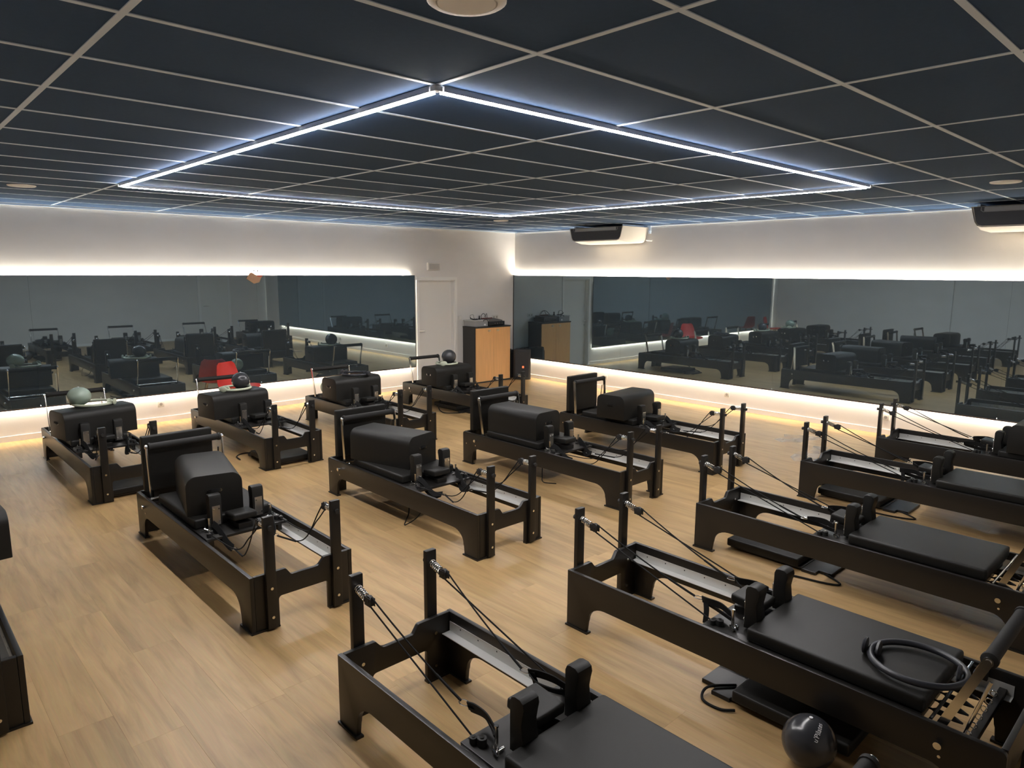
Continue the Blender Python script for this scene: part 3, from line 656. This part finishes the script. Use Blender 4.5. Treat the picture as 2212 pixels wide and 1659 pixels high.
def ring(label, material, x, y, z, ang, tilt=(0, 0), R0=0.17):
    t = thing('exercise_ring', label, 'ring', (x, y, z), math.radians(ang), 'exercise rings')
    t.rotation_euler = (math.radians(tilt[0]), math.radians(tilt[1]), math.radians(ang))
    def hoop():
        secs = []; n = 48
        pts = [Vector((math.cos(2*PI*i/n)*R0, math.sin(2*PI*i/n)*R0*0.94, 0.022)) for i in range(n+1)]
        b = B(); b.tube(pts, 0.0145, 10, caps=False)
        return b.mesh('hoop', material, 60)
    obj('hoop', cached(('hoop', material, R0), hoop), t)
    for s in (-1, 1):
        def gp():
            b = B()
            for q in (0.016, -0.022):
                xx = s*(R0+q); n = 20
                secs = []
                for k, (dx, rr) in enumerate(((0, 0.030), (0.003, 0.042), (0.012, 0.044), (0.017, 0.034))):
                    sx = xx + (s*dx if q > 0 else -s*dx)
                    secs.append([(sx, rr*1.15*math.cos(2*PI*i/n), 0.034+rr*0.76*math.sin(2*PI*i/n)) for i in range(n)])
                b.loft(secs)
            return b.mesh('grip', material, 40)
        obj('grip', cached(('grip', material, s, R0), gp), t)
    return t
ring('sage green ring under the sage ball on the leftmost box', 'ring_sage', 1.045, 6.45, BT, -32, R0=0.185)
ring('sage green ring under the dark ball before the red chair', 'ring_sage', 2.545, 6.42, BT, 28, R0=0.18)
ring('sage green ring under the dark ball nearest to the cabinet', 'ring_sage', 5.885, 6.58, BT, 35, R0=0.17)
ring('black ring lying on the box beside the far mirror', 'ring_black', 4.25, 6.52, BT, -60, R0=0.18)
ring('black ring lying on the empty pad of the near reformer', 'ring_black', 2.53, -1.06, 0.406, 98, R0=0.185)

# ------------------------------------------------------------------ red chairs by the far mirror
def red_chair(label, x, y, ang):
    t = thing('shell_chair', label, 'chair', (x, y, 0), math.radians(ang), 'red shell chairs')
    # one-piece shell: sections from the seat front over the seat to the top of the back; faces -y
    prof = [(-0.22, 0.425, 0.19), (-0.20, 0.445, 0.215), (-0.10, 0.440, 0.235), (0.05, 0.425, 0.235), (0.14, 0.435, 0.23), (0.185, 0.48, 0.225), (0.205, 0.56, 0.215), (0.225, 0.66, 0.195), (0.245, 0.76, 0.165), (0.252, 0.795, 0.12)]
    secs = []
    for i, (yy, zz, hw) in enumerate(prof):
        a = prof[max(i-1, 0)]; b = prof[min(i+1, len(prof)-1)]
        tv = Vector((0, b[0]-a[0], b[1]-a[1])).normalized(); nv = Vector((0, -tv.z, tv.y))
        top, bot = [], []
        for k in range(9):
            u = -1+2*k/8; lift = 0.045*abs(u)**2.5
            p = Vector((hw*u, yy, zz)) + nv*lift
            top.append(p); bot.append(p - nv*0.007)
        secs.append(top + bot[::-1])
    obj('shell', cached('shell', lambda: B().loft(secs).mesh('shell', 'chair_red', 60)), t)
    for sx in (-1, 1):
        for sy in (-1, 1):
            obj('leg', cached(('cleg', sx, sy), lambda: B().tube([(sx*0.12, sy*0.10+0.02, 0.43), (sx*0.21, sy*0.19+0.02, 0.0)], [0.016, 0.010], 10).mesh('leg', 'chair_leg', 40)), t)
    obj('leg_brace', cached('cbr', lambda: B().tube([(-0.17, -0.13, 0.22), (0.17, 0.17, 0.22)], 0.005, 6).tube([(0.17, -0.13, 0.22), (-0.17, 0.17, 0.22)], 0.005, 6).mesh('leg_brace', 'rubber_black')), t)
red_chair('red plastic shell chair by the far mirror behind the dark ball', 3.20, 8.00, 25)
red_chair('red plastic shell chair seen only reflected in the right mirror', -1.15, 8.00, -15)

# ------------------------------------------------------------------ cabinet and the things on it
CX0, CX1, CY0, CZ = 7.735, 8.635, 8.075, 1.075
cab = thing('cabinet', 'tall black cabinet with two beech doors beside the white door', 'cabinet', ((CX0+CX1)/2, (CY0+YF)/2, 0))
ox, oy = cab.location.x, cab.location.y
obj('body', B().box(CX0-ox, CX1-ox, CY0+0.02-oy, YF-0.014-oy, 0.0, CZ-0.024).mesh('cabinet_body', 'cabinet_black'), cab)
obj('top', B().box(CX0-0.006-ox, CX1+0.006-ox, CY0-0.004-oy, YF-0.013-oy, CZ-0.024, CZ, 0.003).mesh('cabinet_top', 'cabinet_black'), cab)
obj('plinth', B().box(CX0-ox, CX1-ox, CY0+0.004-oy, CY0+0.02-oy, 0.0, 0.026).mesh('plinth', 'cabinet_black'), cab)
for s, (a, b) in ((-1, (CX0+0.014, 8.184)), (1, (8.186, CX1-0.014))):
    dr = obj('door', B().box(a-ox, b-ox, CY0-oy, CY0+0.019-oy, 0.028, CZ-0.028, 0.002).mesh('cabinet_door', 'beech'), cab)
    kx = 8.185+s*0.11-ox
    obj('pull', B().torus((kx, CY0-0.003-oy, 0.995), 0.034, 0.005, 24, 8, 'y', 0.55).cyl((kx, CY0-0.001-oy, 0.995), (kx, CY0-0.012-oy, 0.995), 0.013, 12).mesh('pull', 'brass', 40), dr)
bx = thing('storage_box', 'clear plastic storage box with grey lid on the cabinet', 'storage box', (7.92, 8.26, CZ))
obj('tub', B().box(-0.175, 0.15, -0.155, 0.17, 0.001, 0.105, 0.012).mesh('tub', 'clear_plastic', 40), bx)
obj('contents', B().box(-0.15, 0.02, -0.12, 0.14, 0.008, 0.085).box(0.03, 0.12, -0.10, 0.12, 0.008, 0.07).mesh('contents', 'device_grey'), bx)
lid = obj('lid', B().box(-0.185, 0.16, -0.165, 0.18, 0.105, 0.122, 0.005).mesh('lid', 'grey_lid', 40), bx)
obj('clasp', B().tube(bez([(0.02, -0.17, 0.10), (0.04, -0.172, 0.125), (0.11, -0.172, 0.125), (0.13, -0.17, 0.10)], 5), 0.006, 6).mesh('clasp', 'rubber_black', 40), lid)
obj('paper_label', B().box(0.05, 0.09, -0.159, -0.1555, 0.02, 0.05).mesh('paper_label', 'print_white'), bx)
am = thing('amplifier', 'black amplifier lying on the cabinet beside the clear box', 'amplifier', (8.31, 8.27, CZ))
obj('case', B().box(-0.205, 0.205, -0.15, 0.15, 0.006, 0.085, 0.006).mesh('case', 'device_black', 40), am)
for x in (-0.18, 0.18):
    for y in (-0.12, 0.12): obj('foot', B().cyl((x, y, 0), (x, y, 0.007), 0.014, 10).mesh('foot', 'rubber_black'), am)
for k in range(4): obj('control_knob', B().cyl((-0.05+0.06*k, -0.15, 0.045), (-0.05+0.06*k, -0.163, 0.045), 0.012, 12).mesh('control_knob', 'device_grey', 40), am)
mx_ = thing('mixer', 'grey mixer with a row of red knobs on top of the black amplifier', 'mixer', (8.29, 8.28, CZ+0.0855))
obj('case', B().prism([(-0.14, 0.0), (0.13, 0.0), (0.13, 0.045), (-0.14, 0.018)], 'x', -0.185, 0.185, 0.003).mesh('case', 'device_grey'), mx_)
for k in range(8): obj('control_knob', B().cyl((-0.15+0.035*k, 0.08, 0.038), (-0.15+0.035*k, 0.078, 0.058), 0.011, 10).mesh('control_knob', 'device_red', 40), mx_)
hp = thing('headset', 'black headset microphone with thin cable on the grey box lid', 'headset', (7.90, 8.27, CZ+0.122))
obj('band', B().tube(bez([(-0.13, 0, 0.05), (-0.11, 0, 0.025), (-0.03, 0.0, 0.012), (0.03, -0.01, 0.012)], 6), 0.010, 7).mesh('band', 'rubber_black', 40), hp)
obj('pack', B().box(-0.06, 0.04, -0.03, 0.03, 0.0005, 0.018, 0.005).mesh('pack', 'rubber_black', 40), hp)
obj('cable', B().tube(bez([(-0.13, 0, 0.05), (-0.11, 0.02, 0.09), (-0.04, 0.02, 0.095), (-0.02, 0.03, 0.05), (0.0, 0.03, 0.012)], 6), 0.003, 6).mesh('cable', 'rope_black', 40), hp)
mc = thing('microphone', 'small black microphone standing on the grey box lid', 'microphone', (8.02, 8.30, CZ+0.122))
obj('body', B().tube([(0, 0, 0.0005), (0, 0, 0.012), (0, 0, 0.03), (0, 0, 0.045)], [0.024, 0.022, 0.012, 0.016], 12).mesh('body', 'rubber_black', 50), mc)
obj('head', B().sphere((0, 0, 0.058), 0.017, 14, 10).mesh('head', 'device_grey', 60), mc)
o = obj('audio_cable', B().tube(bez([(8.10, 8.34, CZ+0.124), (8.14, 8.38, CZ+0.19), (8.21, 8.40, CZ+0.225), (8.27, 8.42, CZ+0.19), (8.28, 8.44, CZ+0.15)], 8), 0.005, 7).tube(bez([(8.24, 8.32, CZ+0.145), (8.26, 8.36, CZ+0.22), (8.29, 8.42, CZ+0.20), (8.31, 8.445, CZ+0.12)], 8), 0.004, 6).mesh('audio_cable', 'rope_black', 40)); tag(o, 'black audio cables looping up behind the mixer on the cabinet', 'cable')

def speaker(label, x, y, ang, w_, d_, h_, badge):
    t = thing('speaker', label, 'speaker', (x, y, 0), math.radians(ang), 'black loudspeakers by the cabinet')
    pr = [(-w_/2, -d_/2+0.02), (-w_/2+0.03, -d_/2-0.005), (0, -d_/2-0.02), (w_/2-0.03, -d_/2-0.005), (w_/2, -d_/2+0.02), (w_/2-0.05, d_/2), (-w_/2+0.05, d_/2)]
    obj('cabinet', B().prism(pr, 'z', 0.004, h_, 0.012).mesh('speaker_case', 'speaker_black', 40), t)
    gq = [(-w_/2+0.035, 0.05), (w_/2-0.035, 0.05), (w_/2-0.035, h_-0.05), (-w_/2+0.035, h_-0.05)]
    obj('grille', B().prism(gq, 'y', -d_/2-0.026, -d_/2-0.004, 0.004).mesh('grille', 'speaker_black'), t)
    if badge: obj('badge', B().box(0.005, 0.040, -d_/2-0.0275, -d_/2-0.0262, 0.235, 0.275).mesh('badge', 'red_badge'), t)
    obj('handle', B().box(-0.06, 0.06, -0.02, 0.02, h_-0.002, h_+0.012, 0.004).mesh('handle', 'rubber_black'), t)
speaker('black loudspeaker with a small glowing red badge in the far corner', 8.87, 7.98, -47, 0.34, 0.28, 0.60, True)
speaker('black loudspeaker half hidden between the cabinet and the badge speaker', 8.80, 8.32, -10, 0.24, 0.22, 0.56, False)

# ------------------------------------------------------------------ sockets, switch, emergency light
def socket(label, x, y, z, wall, double=False, name='wall_socket'):
    t = thing(name, label, 'socket', (x, y, z), 0.0 if wall == 'f' else -PI/2, 'wall sockets')
    w_ = 0.155 if double else 0.085
    obj('plate', cached(('plate', w_), lambda: B().box(-w_/2, w_/2, -0.010, 0.0, -0.0425, 0.0425, 0.004).mesh('plate', 'socket_white', 40)), t)
    for dx in ((-0.036, 0.036) if double else (0.0,)):
        obj('insert', cached(('insert', dx), lambda: B().cyl((dx, -0.0102, 0), (dx, -0.0125, 0), 0.021, 18).mesh('insert', 'socket_dark')), t)
socket('white wall socket under the left mirror near the leftmost reformers', 2.29, YF, 0.25, 'f')
socket('white wall socket under the right mirror nearest to the speakers', XR, 6.05, 0.225, 'r')
socket('white wall socket under the right mirror, further from the speakers', XR, 3.62, 0.23, 'r')
socket('white wall socket under the right mirror behind the near-row posts', XR, 1.30, 0.23, 'r')
socket('white double wall socket above the cabinet behind the mixer', 8.57, YF, 1.215, 'f', True)
t = thing('light_switch', 'plain white light switch between the door and the cabinet', 'switch', (7.675, YF, 1.235))
obj('plate', B().box(-0.042, 0.042, -0.010, 0.0, -0.042, 0.042, 0.003).mesh('plate', 'socket_white', 40), t)
obj('rocker', B().box(-0.030, 0.030, -0.014, -0.0102, -0.030, 0.030, 0.002).mesh('rocker', 'sign_white', 40), t)
t = thing('emergency_light', 'small white emergency light box above the white door', 'emergency light', (7.045, YF, 2.125))
obj('case', B().box(-0.135, 0.135, -0.055, 0.0, 0.0, 0.132, 0.006).mesh('case', 'sign_white', 40), t)
obj('lens', B().box(-0.115, 0.115, -0.060, -0.0555, 0.018, 0.114, 0.003).mesh('lens', 'sign_grey', 40), t)
obj('side_edge', B().box(-0.1385, -0.1355, -0.05, -0.004, 0.006, 0.126).mesh('side_edge', 'sign_grey'), t)

# ------------------------------------------------------------------ pale irregular half-transparent patches on the floor by the right mirror
m = mat('floor_patch', (0.62, 0.56, 0.48), 0.35, alpha=0.45)
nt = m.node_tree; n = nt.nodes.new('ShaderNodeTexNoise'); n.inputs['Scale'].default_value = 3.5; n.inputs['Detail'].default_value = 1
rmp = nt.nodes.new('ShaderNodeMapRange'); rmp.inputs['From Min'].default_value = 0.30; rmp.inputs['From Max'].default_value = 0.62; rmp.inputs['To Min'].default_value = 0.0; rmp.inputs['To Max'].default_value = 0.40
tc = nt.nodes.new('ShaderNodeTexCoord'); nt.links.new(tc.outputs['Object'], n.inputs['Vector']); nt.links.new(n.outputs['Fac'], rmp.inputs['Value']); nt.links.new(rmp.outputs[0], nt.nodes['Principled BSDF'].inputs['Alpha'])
def patch(label, x, y, pts):
    o = obj('floor_patch', B().prism([(a-x, b-y) for a, b in pts], 'z', 0.0003, 0.0009).mesh('floor_patch', 'floor_patch'), None, (x, y, 0)); tag(o, label, 'patch')
patch('pale patch on the oak floor closest to the right mirror', 7.95, 2.0, [(7.65, 2.02), (7.74, 2.16), (7.95, 2.12), (8.10, 2.20), (8.20, 2.05), (8.30, 1.80), (8.12, 1.74), (7.98, 1.86), (7.82, 1.84)])
patch('pale patch on the oak floor behind the near-row posts', 7.3, 1.55, [(6.85, 1.46), (7.05, 1.62), (7.30, 1.66), (7.55, 1.60), (7.78, 1.66), (7.82, 1.50), (7.50, 1.46), (7.25, 1.38), (7.05, 1.34)])
